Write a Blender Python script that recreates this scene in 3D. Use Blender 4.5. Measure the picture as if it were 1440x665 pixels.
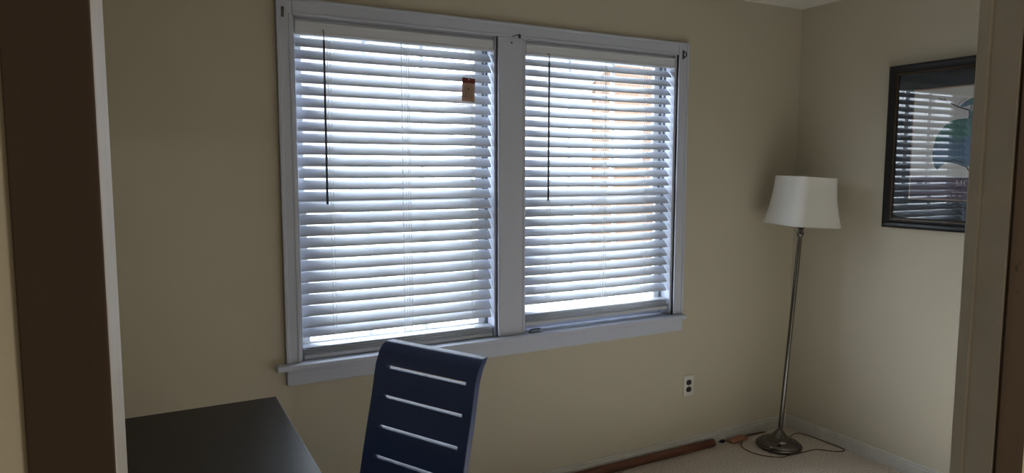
import bpy, bmesh, math, random
from mathutils import Vector, Matrix
random.seed(7)
PI = math.pi
scene = bpy.context.scene
C = scene.collection
for o in list(bpy.data.objects):
    bpy.data.objects.remove(o, do_unlink=True)

# ------------------------------------------------------------------ camera, world, added fill lamps, exposure
CAM = Vector((-3.3643, -2.7578, 1.5284))
YAW, PITCH, ROLL, FPX = 0.4946, 0.0963, 0.0013, 966.74
cam_data = bpy.data.cameras.new('camera')
cam_data.sensor_width = 36.0
cam_data.lens = FPX * 36.0 / 1440.0
cam_data.clip_start = 0.02
cam = bpy.data.objects.new('camera', cam_data)
C.objects.link(cam)
fw = Vector((math.sin(YAW) * math.cos(PITCH), math.cos(YAW) * math.cos(PITCH), -math.sin(PITCH)))
rt = Vector((math.cos(YAW), -math.sin(YAW), 0))
up = rt.cross(fw)
rt, up = math.cos(ROLL) * rt + math.sin(ROLL) * up, -math.sin(ROLL) * rt + math.cos(ROLL) * up
m = Matrix((rt, up, -fw)).transposed().to_4x4()
m.translation = CAM
cam.matrix_world = m
scene.camera = cam

SKY = 9.0
world = bpy.data.worlds.new('overcast_sky')
scene.world = world
world.use_nodes = True
wn = world.node_tree.nodes
bg = wn['Background']
bg.inputs[0].default_value = (0.78, 0.885, 1.0, 1)
bg.inputs[1].default_value = SKY

HALL_FILL = 24.0  # fill lamp added behind the camera to brighten the hall side
hl = bpy.data.lights.new('hall_fill', 'AREA')
hl.shape = 'DISK'; hl.size = 0.35; hl.energy = HALL_FILL; hl.color = (1.0, 0.93, 0.82)
hlo = bpy.data.objects.new('hall_fill', hl); C.objects.link(hlo)
hlo.location = (-2.1, -4.2, 2.36)

ROOM_FILL = 17.0  # unseen downlight added to lift the walls by bounce off the carpet
rl = bpy.data.lights.new('room_fill', 'AREA')
rl.shape = 'DISK'; rl.size = 0.42; rl.energy = ROOM_FILL; rl.color = (0.80, 0.90, 1.0); rl.spread = math.radians(56)
rlo = bpy.data.objects.new('room_fill', rl); C.objects.link(rlo)
rlo.location = (-1.15, -1.62, 2.38)

scene.view_settings.view_transform = 'Standard'
scene.view_settings.look = 'None'
scene.view_settings.exposure = 0.0
scene.view_settings.gamma = 1.0
scene.view_settings.use_curve_mapping = False

# ------------------------------------------------------------------ materials
def s2l(c):
    return tuple((v / 12.92 if v <= 0.04045 else ((v + 0.055) / 1.055) ** 2.4) for v in c)

def mat(name, rgb, rough=0.6, metal=0.0, bump=None, mottle=None, spec=0.5, coat=0.0):
    """rgb in sRGB 0-255; bump=(scale, strength, distance); mottle=(scale, amount)"""
    mt = bpy.data.materials.new(name); mt.use_nodes = True
    nt = mt.node_tree; b = nt.nodes['Principled BSDF']
    col = s2l([v / 255 for v in rgb]) + (1,)
    b.inputs['Base Color'].default_value = col
    b.inputs['Roughness'].default_value = rough
    b.inputs['Metallic'].default_value = metal
    b.inputs['Specular IOR Level'].default_value = spec
    b.inputs['Coat Weight'].default_value = coat
    tc = nt.nodes.new('ShaderNodeTexCoord')
    if mottle:
        n = nt.nodes.new('ShaderNodeTexNoise'); n.inputs['Scale'].default_value = mottle[0]
        n.inputs['Detail'].default_value = 5
        nt.links.new(tc.outputs['Object'], n.inputs['Vector'])
        r = nt.nodes.new('ShaderNodeMapRange')
        r.inputs['From Min'].default_value = 0.3; r.inputs['From Max'].default_value = 0.7
        r.inputs['To Min'].default_value = 1 - mottle[1]; r.inputs['To Max'].default_value = 1 + mottle[1]
        nt.links.new(n.outputs['Fac'], r.inputs['Value'])
        mx = nt.nodes.new('ShaderNodeVectorMath'); mx.operation = 'SCALE'
        mx.inputs[0].default_value = col[:3]
        nt.links.new(r.outputs['Result'], mx.inputs['Scale'])
        nt.links.new(mx.outputs['Vector'], b.inputs['Base Color'])
    if bump:
        n2 = nt.nodes.new('ShaderNodeTexNoise'); n2.inputs['Scale'].default_value = bump[0]
        n2.inputs['Detail'].default_value = 4
        nt.links.new(tc.outputs['Object'], n2.inputs['Vector'])
        bp = nt.nodes.new('ShaderNodeBump'); bp.inputs['Strength'].default_value = bump[1]
        bp.inputs['Distance'].default_value = bump[2]
        nt.links.new(n2.outputs['Fac'], bp.inputs['Height'])
        nt.links.new(bp.outputs['Normal'], b.inputs['Normal'])
    return mt

def wood(name, c1, c2, rough=0.4, scale=(30, 30, 3), coat=0.0, detail=8, spec=0.5):
    mt = bpy.data.materials.new(name); mt.use_nodes = True
    nt = mt.node_tree; b = nt.nodes['Principled BSDF']
    b.inputs['Roughness'].default_value = rough
    b.inputs['Coat Weight'].default_value = coat
    b.inputs['Specular IOR Level'].default_value = spec
    tc = nt.nodes.new('ShaderNodeTexCoord'); mp = nt.nodes.new('ShaderNodeMapping')
    mp.inputs['Scale'].default_value = scale
    nt.links.new(tc.outputs['Object'], mp.inputs['Vector'])
    n = nt.nodes.new('ShaderNodeTexNoise'); n.inputs['Scale'].default_value = 1.0; n.inputs['Detail'].default_value = detail
    nt.links.new(mp.outputs['Vector'], n.inputs['Vector'])
    r = nt.nodes.new('ShaderNodeValToRGB')
    r.color_ramp.elements[0].position = 0.35; r.color_ramp.elements[1].position = 0.68
    r.color_ramp.elements[0].color = s2l([v / 255 for v in c1]) + (1,)
    r.color_ramp.elements[1].color = s2l([v / 255 for v in c2]) + (1,)
    nt.links.new(n.outputs['Fac'], r.inputs['Fac'])
    nt.links.new(r.outputs['Color'], b.inputs['Base Color'])
    return mt

M = {}
M['wall'] = mat('beige_wall_paint', (202, 194, 175), 0.75, bump=(260, 0.12, 0.002), mottle=(3, 0.012))
M['ceiling'] = mat('ceiling_paint', (226, 222, 214), 0.9, bump=(200, 0.15, 0.002))
M['trim'] = mat('white_trim_paint', (202, 207, 223), 0.42, bump=(60, 0.06, 0.002))
M['jamb'] = mat('worn_white_paint', (205, 202, 196), 0.45, bump=(35, 0.2, 0.003), mottle=(25, 0.05))
M['vinyl'] = mat('white_vinyl', (232, 234, 236), 0.4)
M['slat'] = mat('white_faux_wood', (222, 226, 234), 0.42, bump=(40, 0.03, 0.001))
M['cord'] = mat('white_cord', (225, 225, 222), 0.8)
M['groove'] = mat('grey_jamb_track', (120, 124, 130), 0.5)
M['wand'] = mat('smoked_wand', (58, 64, 70), 0.35)
M['carpet'] = mat('beige_carpet', (228, 216, 203), 1.0, bump=(260, 1.0, 0.008), mottle=(110, 0.26), spec=0.1)
M['espresso'] = wood('espresso_wood', (12, 9, 11), (28, 22, 24), 0.36, (6, 70, 70), spec=0.3)
M['chair'] = mat('navy_black_lacquer', (52, 71, 124), 0.36, bump=(90, 0.03, 0.001), spec=0.42)
M['chairseat'] = mat('black_vinyl_seat', (24, 24, 28), 0.5)
M['steel'] = mat('brushed_nickel', (112, 108, 104), 0.17, metal=1.0)
M['shade'] = mat('off_white_shade_fabric', (240, 238, 232), 0.9, bump=(500, 0.15, 0.001), spec=0.2)
M['brass'] = mat('pale_finial', (190, 180, 160), 0.3, metal=1.0)
M['lampcord'] = mat('brown_cord', (104, 82, 62), 0.6)
M['pole'] = wood('reddish_wood', (84, 48, 34), (128, 78, 54), 0.5, (4, 60, 60))
M['card'] = mat('reddish_card', (170, 122, 96), 0.8, mottle=(60, 0.12))
M['frame'] = mat('black_frame_lacquer', (22, 22, 26), 0.3)
M['bead'] = mat('dull_gold_bead', (120, 92, 58), 0.4, metal=0.6)
M['mat'] = mat('dark_teal_mat_board', (44, 52, 60), 0.85)
M['matline'] = mat('rose_gold_line', (168, 140, 122), 0.6)
M['paper'] = mat('pale_grey_print', (208, 208, 206), 0.7)
M['purple'] = mat('mauve_print_band', (88, 76, 92), 0.7)
M['ink'] = mat('dark_ink', (48, 46, 46), 0.7)
M['pale_ink'] = mat('pale_ink', (176, 168, 172), 0.7)
M['plate'] = mat('white_plastic', (222, 220, 212), 0.4)
M['dark'] = mat('dark_brown_plastic', (30, 26, 24), 0.45)
M['hook'] = mat('grey_zinc', (104, 106, 104), 0.4, metal=0.7)
M['tagred'] = mat('red_tag_header', (120, 46, 42), 0.7)
M['tagpaper'] = mat('tan_tag_paper', (178, 150, 132), 0.8)
M['tagink'] = mat('brown_tag_ink', (112, 84, 74), 0.8)
M['concrete'] = mat('pale_concrete', (205, 205, 200), 0.9, mottle=(2, 0.08))
M['shingle'] = mat('pale_shingle', (122, 117, 119), 0.9, mottle=(6, 0.15))
M['siding'] = mat('white_siding', (226, 224, 220), 0.8)
M['housewin'] = mat('house_window_glass', (110, 122, 140), 0.2)

def brown_casing(name, stains):
    mt = wood(name, (66, 52, 41), (76, 61, 49), 0.6, (22, 22, 2), spec=0.3)
    nt = mt.node_tree; b = nt.nodes['Principled BSDF']
    last = [n for n in nt.nodes if n.bl_idname == 'ShaderNodeValToRGB'][0].outputs['Color']
    tc = [n for n in nt.nodes if n.bl_idname == 'ShaderNodeTexCoord'][0]
    n = nt.nodes.new('ShaderNodeTexNoise'); n.inputs['Scale'].default_value = 130; n.inputs['Detail'].default_value = 3
    nt.links.new(tc.outputs['Object'], n.inputs['Vector'])
    for (p, rad) in stains:                     # dark rubbed spots at fixed places on the board
        d = nt.nodes.new('ShaderNodeVectorMath'); d.operation = 'DISTANCE'; d.inputs[1].default_value = p
        nt.links.new(tc.outputs['Object'], d.inputs[0])
        ad = nt.nodes.new('ShaderNodeMath'); ad.operation = 'MULTIPLY_ADD'; ad.inputs[1].default_value = rad * 1.2
        nt.links.new(n.outputs['Fac'], ad.inputs[0]); nt.links.new(d.outputs['Value'], ad.inputs[2])
        r = nt.nodes.new('ShaderNodeMapRange'); r.inputs['From Min'].default_value = rad * 1.15; r.inputs['From Max'].default_value = rad * 1.6
        r.inputs['To Min'].default_value = 0.75; r.inputs['To Max'].default_value = 0
        nt.links.new(ad.outputs[0], r.inputs['Value'])
        mx = nt.nodes.new('ShaderNodeMix'); mx.data_type = 'RGBA'
        nt.links.new(r.outputs['Result'], mx.inputs['Factor']); nt.links.new(last, mx.inputs['A'])
        mx.inputs['B'].default_value = s2l((30 / 255, 20 / 255, 12 / 255)) + (1,)
        last = mx.outputs['Result']
    nt.links.new(last, b.inputs['Base Color'])
    return mt
M['brown'] = brown_casing('brown_painted_casing', [])
M['brown_stained'] = brown_casing('stained_brown_casing', [((-2.4724, -2.3420, 1.4152), 0.006), ((-2.4669, -2.3420, 1.4206), 0.0045), ((-2.4671, -2.3420, 1.3880), 0.004)])

def glass_mat(name, ior, tint=(1, 1, 1, 1)):
    mt = bpy.data.materials.new(name); mt.use_nodes = True
    nt = mt.node_tree
    for n in list(nt.nodes): nt.nodes.remove(n)
    out = nt.nodes.new('ShaderNodeOutputMaterial'); mix = nt.nodes.new('ShaderNodeMixShader')
    t = nt.nodes.new('ShaderNodeBsdfTransparent'); g = nt.nodes.new('ShaderNodeBsdfGlossy'); f = nt.nodes.new('ShaderNodeFresnel')
    t.inputs['Color'].default_value = tint
    g.inputs['Roughness'].default_value = 0.015; f.inputs['IOR'].default_value = ior
    ge = nt.nodes.new('ShaderNodeNewGeometry'); mm = nt.nodes.new('ShaderNodeMath'); mm.operation = 'SUBTRACT'; mm.use_clamp = True
    nt.links.new(f.outputs[0], mm.inputs[0]); nt.links.new(ge.outputs['Backfacing'], mm.inputs[1])
    nt.links.new(mm.outputs[0], mix.inputs[0]); nt.links.new(t.outputs[0], mix.inputs[1]); nt.links.new(g.outputs[0], mix.inputs[2])
    nt.links.new(mix.outputs[0], out.inputs[0])
    return mt
M['glass'] = glass_mat('window_glass', 1.5)
M['picglass'] = glass_mat('picture_glass', 1.8)

def brick_mat():
    mt = bpy.data.materials.new('orange_brick'); mt.use_nodes = True
    nt = mt.node_tree; b = nt.nodes['Principled BSDF']; b.inputs['Roughness'].default_value = 0.9
    tc = nt.nodes.new('ShaderNodeTexCoord'); mp = nt.nodes.new('ShaderNodeMapping')
    mp.inputs['Rotation'].default_value = (PI / 2, 0, 0)
    nt.links.new(tc.outputs['Object'], mp.inputs['Vector'])
    br = nt.nodes.new('ShaderNodeTexBrick')
    br.inputs['Color1'].default_value = s2l((0.46, 0.35, 0.27)) + (1,)
    br.inputs['Color2'].default_value = s2l((0.42, 0.32, 0.25)) + (1,)
    br.inputs['Mortar'].default_value = s2l((0.48, 0.44, 0.40)) + (1,)
    br.inputs['Scale'].default_value = 4.4; br.inputs['Mortar Size'].default_value = 0.02
    nt.links.new(mp.outputs['Vector'], br.inputs['Vector'])
    nt.links.new(br.outputs['Color'], b.inputs['Base Color'])
    return mt
M['brick'] = brick_mat()

def leaf_mat():
    mt = bpy.data.materials.new('leaf_watercolour'); mt.use_nodes = True
    nt = mt.node_tree; b = nt.nodes['Principled BSDF']; b.inputs['Roughness'].default_value = 0.7
    tc = nt.nodes.new('ShaderNodeTexCoord'); sp = nt.nodes.new('ShaderNodeSeparateXYZ')
    nt.links.new(tc.outputs['Generated'], sp.inputs[0])
    n = nt.nodes.new('ShaderNodeTexNoise'); n.inputs['Scale'].default_value = 7; n.inputs['Detail'].default_value = 6
    nt.links.new(tc.outputs['Generated'], n.inputs['Vector'])
    a = nt.nodes.new('ShaderNodeMath'); a.operation = 'MULTIPLY_ADD'; a.inputs[1].default_value = 0.45
    nt.links.new(n.outputs['Fac'], a.inputs[0]); nt.links.new(sp.outputs['Z'], a.inputs[2])
    r = nt.nodes.new('ShaderNodeValToRGB')
    els = r.color_ramp.elements
    els[0].position = 0.2; els[0].color = s2l((0.33, 0.42, 0.47)) + (1,)
    els[1].position = 1.15 if False else 1.0; els[1].color = s2l((0.20, 0.42, 0.36)) + (1,)
    e = els.new(0.5); e.color = s2l((0.30, 0.44, 0.56)) + (1,)
    e = els.new(0.72); e.color = s2l((0.28, 0.40, 0.50)) + (1,)
    e = els.new(0.84); e.color = s2l((0.26, 0.50, 0.44)) + (1,)
    nt.links.new(a.outputs[0], r.inputs['Fac']); nt.links.new(r.outputs['Color'], b.inputs['Base Color'])
    return mt
M['leaf'] = leaf_mat()

# ------------------------------------------------------------------ mesh helpers
def new_bm(): return bmesh.new()

def box(bm, a, b, bevel=0.0, rot=None, pivot=None, seg=2):
    a = Vector(a); b = Vector(b)
    r = bmesh.ops.create_cube(bm, size=1.0)
    vs = r['verts']
    bmesh.ops.scale(bm, vec=(b - a), verts=vs)
    bmesh.ops.translate(bm, vec=(a + b) / 2, verts=vs)
    if bevel:
        es = list({e for v in vs for e in v.link_edges})
        rb = bmesh.ops.bevel(bm, geom=es, offset=bevel, segments=seg, affect='EDGES', profile=0.5)
        vs = list({v for f in rb['faces'] for v in f.verts} | {v for v in vs if v.is_valid})
    if rot is not None:
        bmesh.ops.rotate(bm, cent=pivot if pivot is not None else (a + b) / 2, matrix=rot, verts=vs)
    return vs

def lathe(bm, prof, seg=40, origin=(0, 0, 0), cap=True):
    ox, oy, oz = origin
    rings = []
    for (r, z) in prof:
        rings.append([bm.verts.new((ox + r * math.cos(2 * PI * k / seg), oy + r * math.sin(2 * PI * k / seg), oz + z)) for k in range(seg)])
    for i in range(len(rings) - 1):
        for k in range(seg):
            bm.faces.new((rings[i][k], rings[i][(k + 1) % seg], rings[i + 1][(k + 1) % seg], rings[i + 1][k]))
    if cap:
        bm.faces.new(list(reversed(rings[0]))); bm.faces.new(rings[-1])

def tube(bm, pts, r, seg=8, closed=False):
    pts = [Vector(p) for p in pts]
    n = len(pts); rings = []; prev = None
    for i, p in enumerate(pts):
        if closed: t = (pts[(i + 1) % n] - pts[i - 1])
        else: t = pts[min(i + 1, n - 1)] - pts[max(i - 1, 0)]
        t.normalize()
        if prev is None:
            a = Vector((0, 0, 1)) if abs(t.z) < 0.9 else Vector((1, 0, 0))
            u = t.cross(a).normalized()
        else:
            u = (prev - t * prev.dot(t)).normalized()
        prev = u; v = t.cross(u)
        rr = r[i] if isinstance(r, (list, tuple)) else r
        rings.append([bm.verts.new(p + rr * (math.cos(2 * PI * k / seg) * u + math.sin(2 * PI * k / seg) * v)) for k in range(seg)])
    for i in range(n if closed else n - 1):
        A, B = rings[i], rings[(i + 1) % n]
        for k in range(seg):
            bm.faces.new((A[k], A[(k + 1) % seg], B[(k + 1) % seg], B[k]))
    if not closed:
        bm.faces.new(list(reversed(rings[0]))); bm.faces.new(rings[-1])

def smooth_path(pts, n=8):
    pts = [Vector(p) for p in pts]; out = []
    for i in range(len(pts) - 1):
        p0 = pts[max(i - 1, 0)]; p1 = pts[i]; p2 = pts[i + 1]; p3 = pts[min(i + 2, len(pts) - 1)]
        for k in range(n):
            t = k / n
            out.append(0.5 * ((2 * p1) + (p2 - p0) * t + (2 * p0 - 5 * p1 + 4 * p2 - p3) * t * t + (3 * p1 - p0 - 3 * p2 + p3) * t ** 3))
    out.append(pts[-1]); return out

def prism(bm, poly, axis_fn, t0, t1):
    """poly: list of 2D points; axis_fn(u,v,t)->xyz"""
    A = [bm.verts.new(axis_fn(u, v, t0)) for u, v in poly]
    B = [bm.verts.new(axis_fn(u, v, t1)) for u, v in poly]
    n = len(poly)
    bm.faces.new(A); bm.faces.new(list(reversed(B)))
    for i in range(n):
        bm.faces.new((A[i], B[i], B[(i + 1) % n], A[(i + 1) % n]))

def link(name, bm, material, parent=None, smooth=False, loc=None):
    bmesh.ops.recalc_face_normals(bm, faces=bm.faces)
    me = bpy.data.meshes.new(name); bm.to_mesh(me); bm.free()
    me.materials.append(material)
    if smooth:
        for p in me.polygons: p.use_smooth = True
    o = bpy.data.objects.new(name, me); C.objects.link(o)
    if parent is not None: o.parent = parent
    if loc is not None: o.location = loc
    return o

def auto_smooth(o, deg=35):
    me = o.data
    for p in me.polygons: p.use_smooth = True
    bm = bmesh.new(); bm.from_mesh(me)
    for e in bm.edges:
        if len(e.link_faces) == 2 and e.calc_face_angle() > math.radians(deg): e.smooth = False
    bm.to_mesh(me); bm.free()
    return o

def tag(o, label, cat, group=None, kind=None):
    o['label'] = label; o['category'] = cat
    if group: o['group'] = group
    if kind: o['kind'] = kind
    return o

def thing(name, label, cat, loc=(0, 0, 0), group=None, kind=None):
    o = bpy.data.objects.new(name, None); o.empty_display_size = 0.1
    C.objects.link(o); o.location = loc
    return tag(o, label, cat, group, kind)

def struct(name, bm, material, label, cat):
    return tag(link(name, bm, material), label, cat, kind='structure')

# ------------------------------------------------------------------ room shell
H = 2.44
XL, XR = -3.62, 0.0                     # room left and right walls
W1 = (-2.835, -1.955); W2 = (-1.82, -0.9195); WZ = (0.76, 2.113)
WT = 0.14                               # window wall thickness
JX0, JX1 = -3.3824, -2.487              # doorway jambs
DN, DF, DR = -2.338, -2.174, -2.293     # door wall: hall face, room face, room face on right

bm = new_bm(); box(bm, (-6.0, -4.6, -0.1), (0.2, 0.14, 0.0))
struct('floor', bm, M['carpet'], 'beige cut-pile carpet covering the floor', 'floor')
bm = new_bm(); box(bm, (-6.0, -4.6, H), (0.2, 0.14, H + 0.1))
struct('ceiling', bm, M['ceiling'], 'plain off-white ceiling seen above the far corner', 'ceiling')

bm = new_bm()
box(bm, (XL - 0.12, 0, 0), (W1[0], WT, H)); box(bm, (W1[1], 0, 0), (W2[0], WT, H)); box(bm, (W2[1], 0, 0), (XR + 0.12, WT, H))
for w in (W1, W2):
    box(bm, (w[0], 0, 0), (w[1], WT, WZ[0])); box(bm, (w[0], 0, WZ[1]), (w[1], WT, H))
struct('wall_back', bm, M['wall'], 'beige wall with the paired windows', 'wall')
bm = new_bm(); box(bm, (0, -4.6, 0), (0.12, 0, H))
struct('wall_right', bm, M['wall'], 'beige wall behind the framed picture and lamp', 'wall')
bm = new_bm(); box(bm, (XL - 0.12, DF, 0), (XL, 0, H))
struct('wall_left', bm, M['wall'], 'beige wall at the desk side of the room', 'wall')
bm = new_bm()
box(bm, (-6.0, DN, 0), (JX0 - .02, DF, H)); box(bm, (JX1 + .02, DN, 0), (0, DR, H)); box(bm, (JX0 - .02, DN, 2.06), (JX1 + .02, DR, H))
struct('wall_front', bm, M['wall'], 'beige hall-side wall around the doorway, at the left edge', 'wall')
bm = new_bm(); box(bm, (-6.1, -4.6, 0), (-6.0, DF, H)); box(bm, (-6.0, -4.7, 0), (0.12, -4.6, H))
struct('wall_hall', bm, M['wall'], 'beige hall wall behind the doorway', 'wall')

# doorway lining and casings
bm = new_bm()
box(bm, (JX0 - 0.02, DN + 0.002, 0), (JX0, DF, 2.06), 0.003)
struct('trim_1', bm, M['jamb'], 'scuffed white left door jamb lit by the window', 'door jamb')
bm = new_bm()
box(bm, (JX1, DN + 0.002, 0), (JX1 + 0.02, DR, 2.06), 0.002)
box(bm, (JX1 - 0.004, DR - 0.011, 0), (JX1 + 0.02, DR + 0.004, 2.06), 0.002)
struct('trim_2', bm, M['jamb'], 'greyish white right door jamb in half shade', 'door jamb')
bm = new_bm(); box(bm, (JX0, DN + 0.002, 2.04), (JX1, DR, 2.06))
struct('trim_3', bm, M['jamb'], 'white head jamb across the top of the doorway', 'door jamb')
bm = new_bm(); box(bm, (-3.4215, DN - 0.004, 0), (JX0 - 0.0005, DN + 0.002, 2.10), 0.0008)
struct('trim_4', bm, M['brown'], 'dark brown door casing at the left of the doorway', 'door casing')
bm = new_bm(); box(bm, (JX1 + 0.0005, DN - 0.0015, 0), (JX1 + 0.062, DN + 0.002, 2.10), 0.0008)
struct('trim_5', bm, M['brown_stained'], 'stained dark brown door casing at the right edge', 'door casing')

# baseboards
def baseboard(bm, p0, p1, nrm):
    prof = [(0, 0), (0.013, 0), (0.013, 0.050), (0.008, 0.054), (0.008, 0.059), (0.011, 0.063), (0.006, 0.070), (0, 0.070)]
    p0 = Vector(p0); p1 = Vector(p1); nrm = Vector(nrm)
    A = [bm.verts.new(p0 + nrm * d + Vector((0, 0, z))) for d, z in prof]
    B = [bm.verts.new(p1 + nrm * d + Vector((0, 0, z))) for d, z in prof]
    n = len(prof)
    bm.faces.new(A); bm.faces.new(list(reversed(B)))
    for i in range(n): bm.faces.new((A[i], A[(i + 1) % n], B[(i + 1) % n], B[i]))
bm = new_bm(); baseboard(bm, (XL, 0, 0), (0, 0, 0), (0, -1, 0))
struct('baseboard_back', bm, M['jamb'], 'white baseboard under the windows', 'baseboard')
bm = new_bm(); baseboard(bm, (0, -0.013, 0), (0, DR, 0), (-1, 0, 0))
struct('baseboard_right', bm, M['jamb'], 'white baseboard along the picture wall', 'baseboard')
bm = new_bm(); baseboard(bm, (XL, -0.013, 0), (XL, DF, 0), (1, 0, 0))
struct('baseboard_left', bm, M['jamb'], 'white baseboard behind the desk', 'baseboard')

# window casing, stool and apron
def casing(bm, x0, x1, z0, z1, outer):
    box(bm, (x0, -0.016, z0), (x1, 0, z1), 0.003)
CT = 2.176
bm = new_bm(); box(bm, (-2.891, -0.016, 0.768), (-2.8325, 0, CT), 0.003); box(bm, (-2.891, -0.021, 0.768), (-2.876, 0, CT), 0.004); box(bm, (-2.846, -0.019, 0.768), (-2.8325, 0, 2.118), 0.003)
struct('trim_6', bm, M['trim'], 'left side casing of the paired windows', 'window casing')
bm = new_bm(); box(bm, (-0.9195, -0.016, 0.768), (-0.8536, 0, CT), 0.003); box(bm, (-0.868, -0.021, 0.768), (-0.8536, 0, CT), 0.004); box(bm, (-0.9195, -0.019, 0.768), (-0.908, 0, 2.118), 0.003)
struct('trim_7', bm, M['trim'], 'right side casing of the paired windows', 'window casing')
bm = new_bm(); box(bm, (-2.832, -0.016, 2.116), (-0.920, 0, CT), 0.003); box(bm, (-2.875, -0.021, CT - 0.013), (-0.869, 0, CT), 0.004); box(bm, (-2.832, -0.019, 2.113), (-0.92, 0, 2.124), 0.003)
struct('trim_8', bm, M['trim'], 'head casing across the top of both windows', 'window casing')
bm = new_bm(); box(bm, (-1.957, -0.016, 0.768), (-1.818, 0, 2.113), 0.003); box(bm, (-1.957, -0.019, 0.768), (-1.945, 0, 2.113), 0.003); box(bm, (-1.83, -0.019, 0.768), (-1.818, 0, 2.113), 0.003)
struct('trim_9', bm, M['trim'], 'wide white mullion casing between the two windows', 'window casing')
bm = new_bm(); box(bm, (-2.931, -0.050, 0.745), (-0.851, -0.0005, 0.768), 0.007, seg=3)
box(bm, (W1[0], -0.001, 0.745), (W1[1], 0.075, 0.768)); box(bm, (W2[0], -0.001, 0.745), (W2[1], 0.075, 0.768))
struct('trim_10', bm, M['trim'], 'white window stool running under both windows', 'window sill')
bm = new_bm(); box(bm, (-2.889, -0.018, 0.678), (-0.855, 0, 0.745), 0.004); box(bm, (-2.889, -0.024, 0.728), (-0.855, 0, 0.745), 0.005)
struct('trim_11', bm, M['trim'], 'white apron board below the window stool', 'window apron')

# ------------------------------------------------------------------ windows
def sash(name, root, x0, x1, z0, z1, y0, y1, ncol=3, nrow=2):
    st = 0.042
    bm = new_bm()
    box(bm, (x0, y0, z0), (x0 + st, y1, z1), 0.003); box(bm, (x1 - st, y0, z0), (x1, y1, z1), 0.003)
    box(bm, (x0 + st - .001, y0, z0), (x1 - st + .001, y1, z0 + st), 0.003); box(bm, (x0 + st - .001, y0, z1 - st), (x1 - st + .001, y1, z1), 0.003)
    o = link(name, bm, M['vinyl'], root)
    ym = (y0 + y1) / 2
    bm = new_bm()
    for i in range(1, ncol):
        x = x0 + st + (x1 - x0 - 2 * st) * i / ncol
        box(bm, (x - 0.009, ym - 0.008, z0 + st), (x + 0.009, ym + 0.008, z1 - st), 0.002)
    for j in range(1, nrow):
        z = z0 + st + (z1 - z0 - 2 * st) * j / nrow
        box(bm, (x0 + st, ym - 0.008, z - 0.009), (x1 - st, ym + 0.008, z + 0.009), 0.002)
    link('muntin_grid', bm, M['vinyl'], o)
    bm = new_bm(); box(bm, (x0 + st - .004, ym - 0.002, z0 + st - .004), (x1 - st + .004, ym + 0.002, z1 - st + .004))
    link('glass_pane', bm, M['glass'], o)
    return o

def window(name, w, label):
    root = thing(name, label, 'window', ((w[0] + w[1]) / 2, 0.10, WZ[0]), kind='structure')
    L = lambda: None
    off = root.location
    def rel(o): o.location = -off; return o
    bm = new_bm()
    t = 0.012
    box(bm, (w[0] + .0005, 0.001, WZ[0] + .009), (w[0] + t, 0.139, WZ[1])); box(bm, (w[1] - t, 0.001, WZ[0] + .009), (w[1] - .0005, 0.139, WZ[1]))
    box(bm, (w[0] + t, 0.001, WZ[1] - .003), (w[1] - t, 0.070, WZ[1] - .0005)); box(bm, (w[0] + t, 0.070, WZ[1] - t), (w[1] - t, 0.139, WZ[1] - .0005)); box(bm, (w[0] + t, 0.076, WZ[0]), (w[1] - t, 0.139, WZ[0] + .024))
    rel(link('jamb_lining', bm, M['trim'], root))
    bm = new_bm()
    for s, x in ((1, w[0] + t), (-1, w[1] - t)):
        for y in (0.072, 0.100, 0.128):
            box(bm, (min(x, x + s * 0.012), y - 0.0035, WZ[0] + .02), (max(x, x + s * 0.012), y + 0.0035, WZ[1] - t))
    rel(link('jamb_track', bm, M['groove'], root))
    xa, xb = w[0] + t + .004, w[1] - t - .004
    a = rel(sash('upper_sash', root, xa, xb, 1.395, WZ[1] - t, 0.104, 0.124))
    b = rel(sash('lower_sash', root, xa, xb, WZ[0] + .024, 1.435, 0.076, 0.096))
    bm = new_bm(); xm = (xa + xb) / 2
    box(bm, (xm - .03, 0.070, 1.433), (xm + .03, 0.090, 1.442), 0.003); box(bm, (xm - .006, 0.064, 1.440), (xm + .03, 0.076, 1.448), 0.003)
    rel(link('sash_lock', bm, M['vinyl'], root))
    return root
window('window_1', W1, 'left of the paired double-hung windows, behind its blind')
window('window_2', W2, 'right of the paired double-hung windows, behind its blind')

# ------------------------------------------------------------------ blinds
SP, SW, ST = 0.0461, 0.0490, 0.0028
def slat_mesh(length, tilt):
    bm = new_bm(); n = 6; prof = []
    for i in range(n + 1):
        s = -SW / 2 + SW * i / n; c = 0.0022 * (1 - (2 * s / SW) ** 2)
        prof.append((s, c + ST / 2))
    prof += [(SW / 2 + .0006, 0)] + [(s, c - ST) for s, c in reversed(prof)] + [(-SW / 2 - .0006, 0)]
    ct, sn = math.cos(tilt), math.sin(tilt)
    prism(bm, prof, lambda u, v, t: (t, u * ct - v * sn, u * sn + v * ct), -length / 2, length / 2)
    bmesh.ops.recalc_face_normals(bm, faces=bm.faces)
    me = bpy.data.meshes.new('slat'); bm.to_mesh(me); bm.free(); me.materials.append(M['slat'])
    for p in me.polygons: p.use_smooth = len(p.vertices) == 4 and p.area > 0.0
    return me

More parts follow.
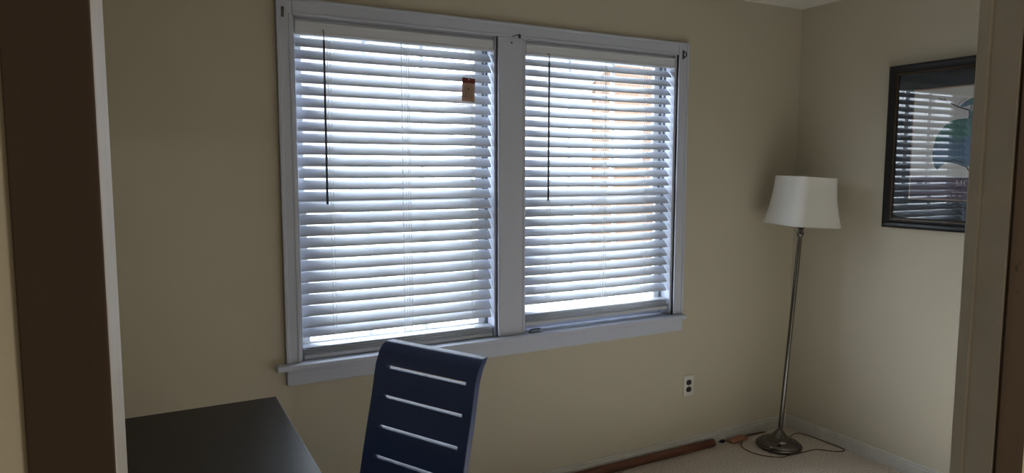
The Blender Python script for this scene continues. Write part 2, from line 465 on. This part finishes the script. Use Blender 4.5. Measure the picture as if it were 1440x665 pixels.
def blind(w, tilt, label, n_open, z_last_dz, stack_top, stack_bot, n_stack, ladders, wandx, wandz, bunch):
    YC = 0.034
    xc = (w[0] + w[1]) / 2 ; ln = w[1] - w[0] - 0.036
    root = thing('window_blind', label, 'blind', (xc, YC, 2.05), 'white slatted blinds in the paired windows')
    off = Vector((xc, YC, 2.05))
    def part(name, bm, m, smooth=False): return link(name, bm, m, root, smooth, loc=-off)
    bm = new_bm(); box(bm, (w[0] + .014, 0.000, 2.046), (w[1] - .014, 0.009, 2.099), 0.003)
    box(bm, (w[0] + .014, -0.003, 2.050), (w[1] - .014, 0.004, 2.058), 0.002); box(bm, (w[0] + .014, -0.003, 2.087), (w[1] - .014, 0.004, 2.095), 0.002)
    part('valance', bm, M['slat'])
    bm = new_bm(); box(bm, (w[0] + .014, 0.012, 2.060), (w[1] - .014, 0.060, 2.1095), 0.002); part('headrail', bm, M['slat'])
    tilt = math.radians(tilt); me = slat_mesh(ln, tilt); dz = SW / 2 * math.sin(tilt)
    zs = []
    for i in range(n_open):
        z = 2.003 - SP * i + dz + (z_last_dz if i == n_open - 1 else 0)
        o = bpy.data.objects.new('slat', me); C.objects.link(o); o.parent = root
        o.location = Vector((xc, YC, z)) - off; zs.append(z)
        if i == 0: zs0 = z
    flat = slat_mesh(ln, math.radians(4))
    rail_h = 0.020
    pitch = (stack_top - stack_bot - rail_h) / n_stack
    for i in range(n_stack):
        o = bpy.data.objects.new('slat', flat); C.objects.link(o); o.parent = root
        o.location = Vector((xc + random.uniform(-.002, .002), YC + random.uniform(-.002, .002), stack_bot + rail_h + pitch * (i + 0.45))) - off
    bm = new_bm(); box(bm, (xc - ln / 2, YC - 0.026, stack_bot), (xc + ln / 2, YC + 0.026, stack_bot + rail_h - .002), 0.004)
    part('bottom_rail', bm, M['slat'])
    for x in ladders:
        bm = new_bm()
        for y in (YC - 0.0245, YC + 0.0245):
            for dx in (-.006, .006):
                tube(bm, [(x + dx, y, 2.06), (x + dx, y, stack_bot + .01)], 0.0008, 5)
        # sloping rungs carrying each slat
        for z in zs:
            tube(bm, [(x, YC - .0235, z - dz - .003), (x, YC + .0235, z + dz - .003)], 0.0008, 4)
        part('ladder_cord', bm, M['cord'])
        bm = new_bm(); tube(bm, [(x, YC, 2.06), (x, YC, stack_bot + .01)], 0.0012, 5); part('lift_cord', bm, M['cord'])
    bm = new_bm(); tube(bm, [(wandx, -0.014, wandz[0] - .012), (wandx - .001, -0.014, wandz[1])], [0.0042, 0.0046], 8)
    wd = part('wand', bm, M['wand'], True)
    bm = new_bm(); tube(bm, smooth_path([(wandx, 0.012, wandz[0] + .03), (wandx, -0.010, wandz[0] + .026), (wandx, -0.016, wandz[0] + .01), (wandx, -0.014, wandz[0] - .014)]), 0.002, 6)
    link('wand_hook', bm, M['hook'], wd, True)
    if bunch:
        bx, bz = bunch
        bm = new_bm()
        tube(bm, smooth_path([(bx, YC - .028, 2.055), (bx + .002, YC - .030, 1.5), (bx, YC - .03, bz + .06), (bx - .015, YC - .03, bz + .015), (bx - .03, YC - .032, bz), (bx - .012, YC - .033, bz + .02), (bx + .012, YC - .034, bz + .035), (bx - .005, YC - .034, bz + .004)], 10), 0.0011, 5)
        tube(bm, smooth_path([(bx + .008, YC - .028, 2.055), (bx + .01, YC - .030, 1.5), (bx + .012, YC - .03, bz + .05), (bx - .008, YC - .031, bz + .01)], 10), 0.0011, 5)
        part('pull_cord', bm, M['cord'])
    return root
blind(W1, 50, 'wider-looking left blind, lowered to the sill, with a brown tag hanging on it', 26, 0.008, 0.822, 0.7695, 4, (-2.69, -2.385, -2.065), -2.714, (2.04, 1.392), (-2.372, 0.845))
blind(W2, 44, 'right blind, its bottom rail stopping just above the bare sill', 25, 0.0, 0.858, 0.797, 4, (-1.675, -1.365, -1.10), -1.692, (2.03, 1.386), (-1.36, 0.87))

# ------------------------------------------------------------------ tag on the left blind
t = thing('hang_tag', 'small tan paper tag with a red header hanging on the left blind', 'tag', (-2.097, -0.006, 1.823))
bm = new_bm(); box(bm, (-.031, -.0006, 0), (.031, .0006, .079)); o = link('tag_card', bm, M['tagpaper'], t)
bm = new_bm(); box(bm, (-.031, -.0008, .079), (.031, .0006, .101)); o = link('tag_header', bm, M['tagred'], t)
bm = new_bm(); lathe(bm, [(.0035, 0), (.0035, .0004)], 12); bmesh.ops.rotate(bm, cent=(0, 0, 0), matrix=Matrix.Rotation(PI / 2, 3, 'X'), verts=bm.verts); bmesh.ops.translate(bm, vec=(0, -.0008, .095), verts=bm.verts)
link('tag_hole', bm, M['paper'], t)
bm = new_bm(); tube(bm, [(.017 * math.cos(2 * PI * k / 24), -.0008, .055 + .017 * math.sin(2 * PI * k / 24)) for k in range(24)], .0011, 5, True)
box(bm, (-.002, -.0012, .047), (.003, -.0004, .063)); box(bm, (-.007, -.0012, .053), (.007, -.0004, .057))
for k, ww in enumerate((.036, .044, .040)): box(bm, (-ww / 2, -.0010, .028 - .008 * k), (ww / 2, -.0004, .030 - .008 * k))
link('tag_print', bm, M['tagink'], t)
bm = new_bm(); tube(bm, smooth_path([(0, .0005, .095), (.002, .006, .112), (.004, .016, .125)]), .0006, 4); link('tag_string', bm, M['cord'], t)
t.rotation_euler = (0.0, math.radians(2.0), 0.06)

# ------------------------------------------------------------------ curtain hardware on the casing
def hook(name, loc, label, kind):
    o = thing(name, label, 'hook', loc)
    bm = new_bm()
    if kind == 'bracket':
        box(bm, (-.005, -.003, -.026), (.005, 0, .012), 0.001); p = link('back_plate', bm, M['hook'], o)
        bm = new_bm(); tube(bm, smooth_path([(0, -.002, .006), (0, -.018, .008), (0, -.024, .002), (0, -.022, -.006)]), .0025, 8); link('hook_arm', bm, M['hook'], o, True)
    elif kind == 'wire':
        tube(bm, smooth_path([(-.022, -.004, -.006), (-.006, -.010, .000), (.012, -.012, .005), (.014, -.010, -.006)]), .0018, 6); link('wire', bm, M['dark'], o, True)
        bm = new_bm(); tube(bm, [(-.022, 0.003, -.032), (-.022, -.003, -.032)], .003, 8); link('nail_head', bm, M['dark'], o)
        bm = new_bm(); box(bm, (.012, -.006, -.009), (.022, 0.003, .006), .001); link('back_plate', bm, M['hook'], o)
    else:
        box(bm, (-.006, -.004, -.022), (.006, 0, .022), .002); link('back_plate', bm, M['hook'], o)
        bm = new_bm(); tube(bm, smooth_path([(.001, -.002, .014), (.004, -.014, .010), (.006, -.018, 0), (.004, -.014, -.010), (.001, -.002, -.014)]), .003, 8); link('loop', bm, M['dark'], o, True)
    return o
hook('curtain_hook', (-2.8665, -0.0165, 2.126), 'small zinc curtain hook at the top left window corner', 'bracket')
hook('curtain_hook', (-1.868, -0.019, 2.121), 'bent wire hook above the mullion between the windows', 'wire')
hook('curtain_hook', (-0.893, -0.0165, 2.1155), 'small dark bracket at the top right window corner', 'loop')
o = thing('hold_down_clip', 'small metal clip on the sill at the right blind lower left', 'clip', (-1.762, -0.012, 0.768))
bm = new_bm(); box(bm, (-.03, -.012, 0), (.03, .012, .003), .001); link('clip_base', bm, M['hook'], o)
bm = new_bm(); tube(bm, smooth_path([(-.028, 0, .004), (-.02, 0, .014), (.005, 0, .017), (.03, 0, .016)]), .003, 6); link('clip_pin', bm, M['dark'], o, True)

# ------------------------------------------------------------------ desk
DX, DY = -2.9846, -0.3376
t = thing('desk', 'dark espresso wooden desk standing left of the slotted chair', 'desk', (-3.29, -0.94, 0))
off = -Vector((-3.29, -0.94, 0))
bm = new_bm(); box(bm, (-3.595, -1.54, 0.722), (DX, DY, 0.75), 0.002); link('tabletop', bm, M['espresso'], t, loc=off)
bm = new_bm()
box(bm, (-3.565, -1.50, 0.64), (-3.545, -0.375, 0.722)); box(bm, (-3.035, -1.50, 0.64), (-3.015, -0.375, 0.722))
box(bm, (-3.545, -0.395, 0.64), (-3.035, -0.375, 0.722)); box(bm, (-3.545, -1.50, 0.64), (-3.035, -1.48, 0.722))
link('apron', bm, M['espresso'], t, loc=off)
for x in (-3.58, -3.05):
    for y in (-1.525, -0.403):
        bm = new_bm(); box(bm, (x, y, 0), (x + .05, y + .05, 0.722), .002); link('leg', bm, M['espresso'], t, loc=off)

# ------------------------------------------------------------------ chair with the slotted back
A0 = Vector((-2.71446, -0.71712, 0)); CW = 0.3849
wv = Vector((0.46016, -0.88783, 0)); nv = Vector((-0.88783, -0.46016, 0))
base = A0 + wv * CW / 2 + nv * 0.15
t = thing('dining_chair', 'dark navy-black chair with horizontal slots cut through its tall curved back', 'chair', base)
def cpos(u, o, z): return A0 + wv * (u * CW) + nv * o + Vector((0, 0, z)) - base
PROF = [(1.000, -0.010), (0.997, 0.004), (0.989, 0.016), (0.96, 0.031), (0.9357, 0.042), (0.834, 0.063), (0.752, 0.084), (0.66, 0.106), (0.56, 0.127), (0.44, 0.148)]
def prof_o(z):
    for (z0, o0), (z1, o1) in zip(PROF, PROF[1:]):
        if z <= z0 and z >= z1: return o0 + (o1 - o0) * (z0 - z) / (z0 - z1)
    return PROF[-1][1]
def prof_s(z):  # gently smoothed
    h = 0.012
    return (prof_o(min(1.0, z + h)) + 2 * prof_o(z) + prof_o(max(0.44, z - h))) / 4
TH = 0.024
slots = [0.9335 - 0.0865 * k for k in range(6)]
zs = [1.0, .998, .994, .988, .98, .97, .958]
for s in slots: zs += [s + 0.0047, s - 0.0047, s - .030, s - 0.055]
zs = [z for z in zs if z > 0.47] + [0.46, 0.45]
us = [0.0, 0.04, 0.105, 0.30, 0.50, 0.70, 0.915, 0.96, 1.0]
bm = new_bm()
# the sides narrow slightly towards the top corners
def vrow(z, back):
    row = []
    for u in us:
        uu = u
        dzt = 1.0 - z
        if dzt < 0.012 and u in (0.0, 1.0): uu = u + (0.012 - dzt) * (1.6 if u == 0 else -0.5)
        row.append(bm.verts.new(cpos(uu, prof_s(z) - (TH if back else 0), z)))
    return row
F = [vrow(z, False) for z in zs]; B = [vrow(z, True) for z in zs]
def is_slot(i, j):
    return any(abs(zs[i] - (s + .0047)) < 1e-6 for s in slots) and 2 <= j <= 5
for i in range(len(zs) - 1):
    for j in range(len(us) - 1):
        if is_slot(i, j):
            continue
        bm.faces.new((F[i][j], F[i][j + 1], F[i + 1][j + 1], F[i + 1][j])); bm.faces.new((B[i][j], B[i + 1][j], B[i + 1][j + 1], B[i][j + 1]))
for i in range(len(zs) - 1):
    for j in (0, len(us) - 1): bm.faces.new((F[i][j], F[i + 1][j], B[i + 1][j], B[i][j]))
    if is_slot(i, 3):
        for j in range(2, 6):
            bm.faces.new((F[i][j], F[i][j + 1], B[i][j + 1], B[i][j])); bm.faces.new((F[i + 1][j], F[i + 1][j + 1], B[i + 1][j + 1], B[i + 1][j]))
        bm.faces.new((F[i][2], F[i + 1][2], B[i + 1][2], B[i][2])); bm.faces.new((F[i][6], F[i + 1][6], B[i + 1][6], B[i][6]))
for j in range(len(us) - 1):
    bm.faces.new((F[0][j], F[0][j + 1], B[0][j + 1], B[0][j])); bm.faces.new((F[-1][j], F[-1][j + 1], B[-1][j + 1], B[-1][j]))
o = link('backrest', bm, M['chair'], t); auto_smooth(o, 30)
bv = o.modifiers.new('soft_edges', 'BEVEL'); bv.width = 0.0025; bv.segments = 2; bv.limit_method = 'ANGLE'; bv.angle_limit = math.radians(40)
# seat, rails and legs
def quadbox(bm, c, hz0, hz1, u0, u1, o0, o1, bev=0.004):
    vs = [bm.verts.new(cpos(u, oo, z)) for z in (hz0, hz1) for (u, oo) in ((u0, o0), (u1, o0), (u1, o1), (u0, o1))]
    fs = [(0, 1, 2, 3), (4, 5, 6, 7), (0, 1, 5, 4), (1, 2, 6, 5), (2, 3, 7, 6), (3, 0, 4, 7)]
    for f in fs: bm.faces.new([vs[k] for k in f])
    bmesh.ops.bevel(bm, geom=list({e for v in vs for e in v.link_edges}), offset=bev, segments=3, affect='EDGES')
bm = new_bm(); quadbox(bm, None, .435, .475, -.02, 1.02, .152, .57, .012); link('seat', bm, M['chairseat'], t)
bm = new_bm(); quadbox(bm, None, .385, .435, .04, .96, .16, .54, .003); link('seat_frame', bm, M['chair'], t)
for u0 in (0.0, .90):
    bm = new_bm()
    for f in (0,):
        vs = []
        for z, oc in ((.45, .136), (0, .06)):
            for (u, oo) in ((u0, oc - .018), (u0 + .10, oc - .018), (u0 + .10, oc + .018), (u0, oc + .018)):
                vs.append(bm.verts.new(cpos(u, oo, z)))
        for fc in [(0, 1, 2, 3), (4, 5, 6, 7), (0, 1, 5, 4), (1, 2, 6, 5), (2, 3, 7, 6), (3, 0, 4, 7)]: bm.faces.new([vs[k] for k in fc])
    link('leg', bm, M['chair'], t)
    bm = new_bm(); quadbox(bm, None, 0, .435, u0, u0 + .10, .52, .555, .003); link('leg', bm, M['chair'], t)

# ------------------------------------------------------------------ floor lamp
t = thing('floor_lamp', 'brushed nickel floor lamp with a white bell shade leaning in the corner', 'lamp', (-0.308, -0.215, 0.006))
tilt_axis = Vector((0, 0, 1)).cross(Vector((0.88, -0.475, 0))).normalized()
t.rotation_mode = 'QUATERNION'
LT = math.radians(3.45); BT = math.radians(1.2)
t.rotation_quaternion = Matrix.Rotation(BT, 3, tilt_axis).to_quaternion()
rot = Matrix.Rotation(LT - BT, 3, tilt_axis)
def lpart(name, bm, m, parent, smooth=True):
    bmesh.ops.rotate(bm, cent=(0, 0, 0.02), matrix=rot, verts=bm.verts)
    o = link(name, bm, m, parent); auto_smooth(o, 40); return o
bm = new_bm()
lathe(bm, [(.118, -.002), (.121, .002), (.122, .010), (.119, .016), (.109, .017), (.107, .025), (.099, .031), (.090, .032), (.076, .034), (.070, .038), (.068, .047), (.060, .052), (.046, .054), (.039, .060), (.037, .068), (.028, .078), (.021, .088), (.017, .094), (.0135, .097)], 64)
auto_smooth(link('lamp_base', bm, M['steel'], t), 40)
bm = new_bm(); lathe(bm, [(.0122, .090), (.0122, 1.195), (.0105, 1.196), (.0105, 1.2)], 28); lpart('pole', bm, M['steel'], t)
bm = new_bm(); lathe(bm, [(.0122, 1.17), (.017, 1.175), (.0185, 1.185), (.017, 1.196), (.0135, 1.20), (.0135, 1.212), (.022, 1.218), (.022, 1.224), (.012, 1.23), (.012, 1.29)], 28); lpart('socket', bm, M['steel'], t)
# bell shade: a square with rounded corners, flared towards the bottom
def rsq(s, r, z, n=7):
    h = s / 2; pts = []
    for q in range(4):
        a0 = q * PI / 2
        cx, cy = (h - r) * (1 if q in (0, 3) else -1), (h - r) * (1 if q in (0, 1) else -1)
        for k in range(n): a = a0 + PI / 2 * k / (n - 1); pts.append((cx + r * math.cos(a), cy + r * math.sin(a), z))
    return pts
SH0, SH1 = 1.230, 1.490
bm = new_bm(); rings = []
levels = [0, .012, .06, .15, .28, .45, .65, .85, .985, 1.0]
def ssize(f): return 0.250 + 0.060 * (1 - f) ** 1.9
for inner in (0, 1):
    for f in (levels if not inner else reversed(levels)):
        s = ssize(f) - (0.006 if inner else 0); r = 0.052 - (0.003 if inner else 0)
        if f in (0, 1.0) and not inner: s += .002
        rings.append([bm.verts.new(p) for p in rsq(s, r, SH0 + (SH1 - SH0) * f)])
nr = len(rings); ns = len(rings[0])
for i in range(nr):
    a, b = rings[i], rings[(i + 1) % nr]
    for k in range(ns): bm.faces.new((a[k], a[(k + 1) % ns], b[(k + 1) % ns], b[k]))
bmesh.ops.rotate(bm, cent=(0, 0, 0), matrix=Matrix.Rotation(math.radians(-12.7), 3, 'Z'), verts=bm.verts)
shade = lpart('lamp_shade', bm, M['shade'], t)
bm = new_bm()
for k in range(4): a = k * PI / 2 + .6; tube(bm, [(0, 0, SH1 - .012), (.122 * math.cos(a), .122 * math.sin(a), SH1 - .006)], .0018, 6)
tube(bm, smooth_path([(-.012, 0, 1.23), (-.05, 0, 1.29), (-.055, 0, 1.38), (0, 0, SH1 - .012), (.055, 0, 1.38), (.05, 0, 1.29), (.012, 0, 1.23)]), .0018, 6)
lpart('harp', bm, M['steel'], shade)
bm = new_bm(); lathe(bm, [(.012, 1.29), (.016, 1.30), (.028, 1.335), (.030, 1.36), (.022, 1.385), (.005, 1.395)], 20); lpart('bulb', bm, M['plate'], t)
bm = new_bm(); lathe(bm, [(.006, SH1 - .014), (.009, SH1 - .008), (.005, SH1 - .002), (.007, SH1 + .006), (.006, SH1 + .014), (.002, SH1 + .019)], 16); lpart('finial', bm, M['brass'], t)
cz = 0.0035
cp = [(-0.527, -0.024, .008), (-0.48, -0.030, cz), (-0.30, -0.028, cz), (-0.20, -0.030, cz), (-0.26, -0.026, .006), (-0.36, -0.022, .006), (-0.45, -0.082, cz), (-0.492, -0.120, cz), (-0.506, -0.180, cz), (-0.490, -0.250, cz), (-0.425, -0.318, cz), (-0.36, -0.325, cz), (-0.235, -0.335, cz), (-0.16, -0.345, cz), (-0.09, -0.41, cz), (-0.035, -0.425, cz), (-0.022, -0.38, cz), (-0.024, -0.30, cz), (-0.030, -0.18, cz), (-0.07, -0.13, cz), (-0.18, -0.17, .004), (-0.24, -0.19, .006)]
bm = new_bm(); tube(bm, smooth_path(cp, 8), .0026, 6)
co = link('power_cord', bm, M['lampcord'], None, True)
bm = new_bm(); box(bm, (-.552, -.032, .001), (-.525, -.016, .018), .004); box(bm, (-.565, -.030, .007), (-.552, -.028, .012)); box(bm, (-.565, -.020, .007), (-.552, -.018, .012))
pl = link('plug', bm, M['dark'], None)
bpy.context.view_layer.update()
co.parent = t; co.matrix_parent_inverse = t.matrix_world.inverted()
pl.parent = co; 

# ------------------------------------------------------------------ things on the floor
bm = new_bm(); L = 1.75
lathe(bm, [(.0195, 0), (.0215, .003), (.0215, L - .003), (.0195, L)], 28)
bmesh.ops.rotate(bm, cent=(0, 0, 0), matrix=Matrix.Rotation(-PI / 2, 3, 'Y'), verts=bm.verts)
o = link('wooden_pole', bm, M['pole'], None); auto_smooth(o, 40)
o.location = (-0.622, -0.0365, 0.0215)
tag(o, 'long reddish-brown wooden pole lying along the baseboard below the windows', 'pole')
bm = new_bm(); box(bm, (-.062, -.022, 0), (.062, .022, .012), .001)
o = link('wood_offcut', bm, M['card'], None)
o.location = (-0.452, -0.050, 0.0085); o.rotation_euler = (0, math.radians(-1), math.radians(4))
tag(o, 'small flat tan-red piece lying on the carpet by the lamp cord', 'offcut')

# ------------------------------------------------------------------ made-up fixture body for the added room fill light
t = thing('fill_light_fixture', 'added round ceiling fixture out of view, housing the room fill light', 'light', (-1.15, -1.62, H))
bm = new_bm(); lathe(bm, [(.24, 0), (.245, -.02), (.24, -.06), (.225, -.06), (.225, -.03)], 48, cap=False); auto_smooth(link('fixture_rim', bm, M['trim'], t), 40)
bm = new_bm(); lathe(bm, [(.23, 0), (.23, -.03)], 48); link('fixture_base', bm, M['trim'], t)

# ------------------------------------------------------------------ outlet
t = thing('wall_outlet', 'white duplex outlet with dark sockets low on the window wall', 'outlet', (-0.786, 0, 0.361))
bm = new_bm(); box(bm, (-.0355, -.006, -.058), (.0355, 0, .058), .003); link('cover_plate', bm, M['plate'], t)
for z in (.0195, -.0195):
    bm = new_bm(); pts = []
    for k in range(32):
        a = 2 * PI * k / 32; pts.append((.0172 * math.cos(a), max(-.0135, min(.0135, .0172 * math.sin(a)))))
    prism(bm, pts, lambda u, v, tt: (u, tt, z + v), -.0085, -.004)
    r = link('receptacle', bm, M['dark'], t)
    bm = new_bm(); box(bm, (-.0075, -.0088, z - .002), (-.0055, -.008, z + .006)); box(bm, (.0055, -.0088, z - .002), (.0075, -.008, z + .006)); box(bm, (-.002, -.0088, z - .009), (.002, -.008, z - .005))
    link('slot', bm, M['ink'], r)
bm = new_bm(); lathe(bm, [(.003, 0), (.003, .001), (.002, .0016)], 12); bmesh.ops.rotate(bm, cent=(0, 0, 0), matrix=Matrix.Rotation(PI / 2, 3, 'X'), verts=bm.verts); bmesh.ops.translate(bm, vec=(0, -.006, 0), verts=bm.verts)
link('screw', bm, M['hook'], t)

# ------------------------------------------------------------------ framed picture on the right wall
PYL, PZT, PZB, PW = -0.559, 2.048, 1.241, 0.84
root = thing('framed_picture', 'black framed leaf print with beaded inner edge on the right wall', 'picture', (0, PYL - PW / 2, (PZT + PZB) / 2))
off = -root.location
def P(u, z, d): return (-d, PYL - u, z)          # u: distance right of the frame's left edge, d: distance out of the wall
def ppart(name, bm, m, parent=None):
    o = link(name, bm, m, parent or root)
    if parent is None: o.location = off
    return o
prof = [(0, .001), (0, .022), (.004, .028), (.012, .031), (.024, .027), (.034, .021), (.040, .022), (.048, .020), (.052, .016), (.052, .001)]
bm = new_bm(); rings = []
for (ui, vi) in ((0, 0), (1, 0), (1, 1), (0, 1)):
    ring = []
    for (w_, d_) in prof:
        u = w_ if ui == 0 else PW - w_; z = PZB + w_ if vi == 0 else PZT - w_
        ring.append(bm.verts.new(P(u, z, d_)))
    rings.append(ring)
for i in range(4):
    a, b = rings[i], rings[(i + 1) % 4]
    for k in range(len(prof)): bm.faces.new((a[k], a[(k + 1) % len(prof)], b[(k + 1) % len(prof)], b[k]))
ppart('frame', bm, M['frame'])
bm = new_bm()
def bead(u, z):
    r = bmesh.ops.create_icosphere(bm, subdivisions=1, radius=.0034, matrix=Matrix.Translation(P(u, z, .0215)))
B0 = .0445; n = 88
for k in range(n + 1):
    u = B0 + (PW - 2 * B0) * k / n; bead(u, PZT - B0); bead(u, PZB + B0)
n = 84
for k in range(1, n):
    z = PZB + B0 + (PZT - PZB - 2 * B0) * k / n; bead(B0, z); bead(PW - B0, z)
ppart('beading', bm, M['bead'])
bm = new_bm(); box(bm, (-.008, PYL - PW + .05, PZB + .05), (-.001, PYL - .05, PZT - .05)); ppart('mat_board', bm, M['mat'])
u0, u1, z0, z1 = .131, PW - .131, 1.394, 1.914
bm = new_bm(); box(bm, (-.0092, PYL - u1 - .006, z0 - .006), (-.0078, PYL - u0 + .006, z1 + .006)); ppart('mat_border', bm, M['matline'])
bm = new_bm(); box(bm, (-.0098, PYL - u1, z0), (-.009, PYL - u0, z1)); pr = ppart('art_print', bm, M['paper'])
bm = new_bm(); box(bm, (-.0102, PYL - u1, z0), (-.0096, PYL - u0, 1.496)); ppart('title_band', bm, M['purple'], pr)
body = [(0.3828, 1.7678), (0.3412, 1.768), (0.3091, 1.7599), (0.2772, 1.7364), (0.2499, 1.6994), (0.2373, 1.6655), (0.2313, 1.6225), (0.2316, 1.5879), (0.2414, 1.5531), (0.2556, 1.5314), (0.2674, 1.5487), (0.2877, 1.5631), (0.3208, 1.5654), (0.3541, 1.5567), (0.383, 1.544), (0.41, 1.553), (0.46, 1.575), (0.52, 1.60), (0.565, 1.64), (0.58, 1.69), (0.55, 1.735), (0.50, 1.765), (0.45, 1.772), (0.415, 1.768), (0.405, 1.80), (0.39, 1.80)]
def grow(poly, k):
    cx = sum(p[0] for p in poly) / len(poly); cz_ = sum(p[1] for p in poly) / len(poly)
    return [(cx + (p[0] - cx) * k, cz_ + (p[1] - cz_) * k) for p in poly]
bm = new_bm(); prism(bm, grow(body, 1.03), lambda u, v, d: P(u, v, d), .0097, .0101); ppart('leaf_outline', bm, M['plate'], pr)
bm = new_bm(); prism(bm, body, lambda u, v, d: P(u, v, d), .0097, .0104); lf = ppart('leaf', bm, M['leaf'], pr)
cap = [(0.342, 1.8203), (0.3647, 1.8432), (0.3914, 1.8573), (0.4185, 1.8609), (0.45, 1.858), (0.47, 1.845), (0.45, 1.832), (0.4203, 1.8304), (0.3932, 1.8285), (0.3699, 1.8222)]
bm = new_bm(); prism(bm, cap, lambda u, v, d: P(u, v, d), .0097, .0104); ppart('small_leaf', bm, M['leaf'], pr)
bm = new_bm()
def stroke(pts, w0, w1):
    n = len(pts)
    for i in range(n - 1):
        a = Vector((pts[i][0], pts[i][1])); b = Vector((pts[i + 1][0], pts[i + 1][1])); dd = (b - a).normalized(); nn = Vector((-dd.y, dd.x))
        wa = (w0 + (w1 - w0) * i / (n - 1)) / 2; wb = (w0 + (w1 - w0) * (i + 1) / (n - 1)) / 2
        prism(bm, [tuple(a + nn * wa), tuple(b + nn * wb), tuple(b - nn * wb), tuple(a - nn * wa)], lambda u, v, d: P(u, v, d), .0097, .0107)
stroke([(0.2439, 1.8705), (0.2871, 1.8498), (0.342, 1.8203), (0.3868, 1.8044), (0.392, 1.7676)], .003, .008)
stroke([(0.2700, 1.8705), (0.2850, 1.8505)], .002, .003)
stroke([(0.392, 1.80), (0.395, 1.835)], .005, .003)
stroke([(0.34, 1.822), (0.335, 1.83), (0.35, 1.85), (0.375, 1.86)], .0015, .0015)
ppart('branch', bm, M['ink'], pr)
bm = new_bm(); stroke([(0.3884, 1.5482), (0.4128, 1.5108)], .006, .003); ppart('twig', bm, M['ink'], pr)
bm = new_bm(); stroke([(0.2556, 1.5314), (0.2877, 1.5631), (0.33, 1.58), (0.383, 1.56)], .002, .004); ppart('leaf_vein', bm, M['ink'], pr)
# title lettering M O
bm = new_bm()
def flat(poly): prism(bm, poly, lambda u, v, d: P(u, v, d), .0100, .0106)
zb, zt = 1.4565, 1.4835
def rect(ua, za, ub, zb_): flat([(ua, za), (ub, za), (ub, zb_), (ua, zb_)])
mu = .3462
rect(mu + .003, zb, mu + .0055, zt); rect(mu + .0235, zb, mu + .0275, zt)
rect(mu, zb, mu + .009, zb + .0015); rect(mu + .020, zb, mu + .031, zb + .0015); rect(mu, zt - .0015, mu + .006, zt); rect(mu + .024, zt - .0015, mu + .031, zt)
flat([(mu + .003, zt), (mu + .0075, zt), (mu + .0165, zb), (mu + .014, zb)]); flat([(mu + .0235, zt), (mu + .0255, zt), (mu + .0165, zb), (mu + .0145, zb)])
oc = (.3965, (zb + zt) / 2); N = 28
for k in range(N):
    a, b = 2 * PI * k / N, 2 * PI * (k + 1) / N
    ro, ri = (.0145, .0142), (.0108, .0128)
    flat([(oc[0] + ro[0] * math.cos(a), oc[1] + ro[1] * math.sin(a)), (oc[0] + ro[0] * math.cos(b), oc[1] + ro[1] * math.sin(b)), (oc[0] + ri[0] * math.cos(b), oc[1] + ri[1] * math.sin(b)), (oc[0] + ri[0] * math.cos(a), oc[1] + ri[1] * math.sin(a))])
ppart('title_lettering', bm, M['pale_ink'], pr)
bm = new_bm()
def scribble(ua, ub, z, h, gap):
    u = ua
    while u < ub:
        ww = random.uniform(.6, 1.3) * h
        if random.random() > .14: flat([(u, z), (u + ww, z), (u + ww, z + h * random.uniform(.7, 1.1)), (u, z + h)])
        u += ww + gap
scribble(.333, .408, 1.4260, .0045, .002); scribble(.284, .350, 1.4090, .0055, .0025); scribble(.357, .374, 1.4090, .0055, .0025)
ppart('small_print', bm, M['pale_ink'], pr)
bm = new_bm(); box(bm, (-.0142, PYL - PW + .05, PZB + .05), (-.0132, PYL - .05, PZT - .05)); ppart('glass', bm, M['picglass'])

# ------------------------------------------------------------------ outside the windows
bm = new_bm(); box(bm, (-40, 0.3, -0.7), (50, 60, -0.6))
struct('ground', bm, M['concrete'], 'pale ground outside the windows', 'ground')
t = thing('brick_house', 'orange brick house seen faintly through the right blind', 'house', (6.5, 10, -0.6))
off = -Vector((6.5, 10, -0.6))
bm = new_bm(); box(bm, (4.2, 8, -0.6), (9.5, 8.1, 3.2)); prism(bm, [(4.2, 3.2), (9.5, 3.2), (6.85, 5.36)], lambda u, v, d: (u, d, v), 8, 8.1)
link('brick_wall', bm, M['brick'], t, loc=off)
bm = new_bm(); box(bm, (4.22, 8.1, -0.6), (9.48, 14, 3.2)); link('side_wall', bm, M['siding'], t, loc=off)
bm = new_bm()
prism(bm, [(3.9, 3.05), (6.85, 5.45), (9.8, 3.05), (9.8, 3.2), (6.85, 5.62), (3.9, 3.2)], lambda u, v, d: (u, d, v), 7.75, 14.25)
link('roof', bm, M['shingle'], t, loc=off)
bm = new_bm(); box(bm, (4.65, 7.94, 1.6), (5.3, 8.0, 2.3), .01); wf = link('house_window', bm, M['siding'], t, loc=off)
bm = new_bm(); box(bm, (4.72, 7.925, 1.67), (4.95, 7.94, 2.23)); box(bm, (5.0, 7.925, 1.67), (5.23, 7.94, 2.23)); link('house_pane', bm, M['housewin'], wf)
t = thing('neighbouring_house', 'pale house with light shingled roof beyond the left blind', 'house', (-2, 14, -0.6))
off = -Vector((-2, 14, -0.6))
bm = new_bm(); box(bm, (-9, 12, -0.6), (2.6, 18, 2.4)); link('siding_wall', bm, M['siding'], t, loc=off)
bm = new_bm(); prism(bm, [(11.6, 2.3), (15, 4.6), (18.4, 2.3), (18.4, 2.45), (15, 4.8), (11.6, 2.45)], lambda u, v, d: (d, u, v), -9.3, 2.9); link('roof', bm, M['shingle'], t, loc=off)
for x in (-7, -3.5, 0.5):
    bm = new_bm(); box(bm, (x, 11.94, 0.5), (x + 1.1, 12, 1.8), .01); wf = link('house_window', bm, M['siding'], t, loc=off)
    bm = new_bm(); box(bm, (x + .08, 11.92, .58), (x + .52, 11.94, 1.72)); box(bm, (x + .58, 11.92, .58), (x + 1.02, 11.94, 1.72)); link('house_pane', bm, M['housewin'], wf)
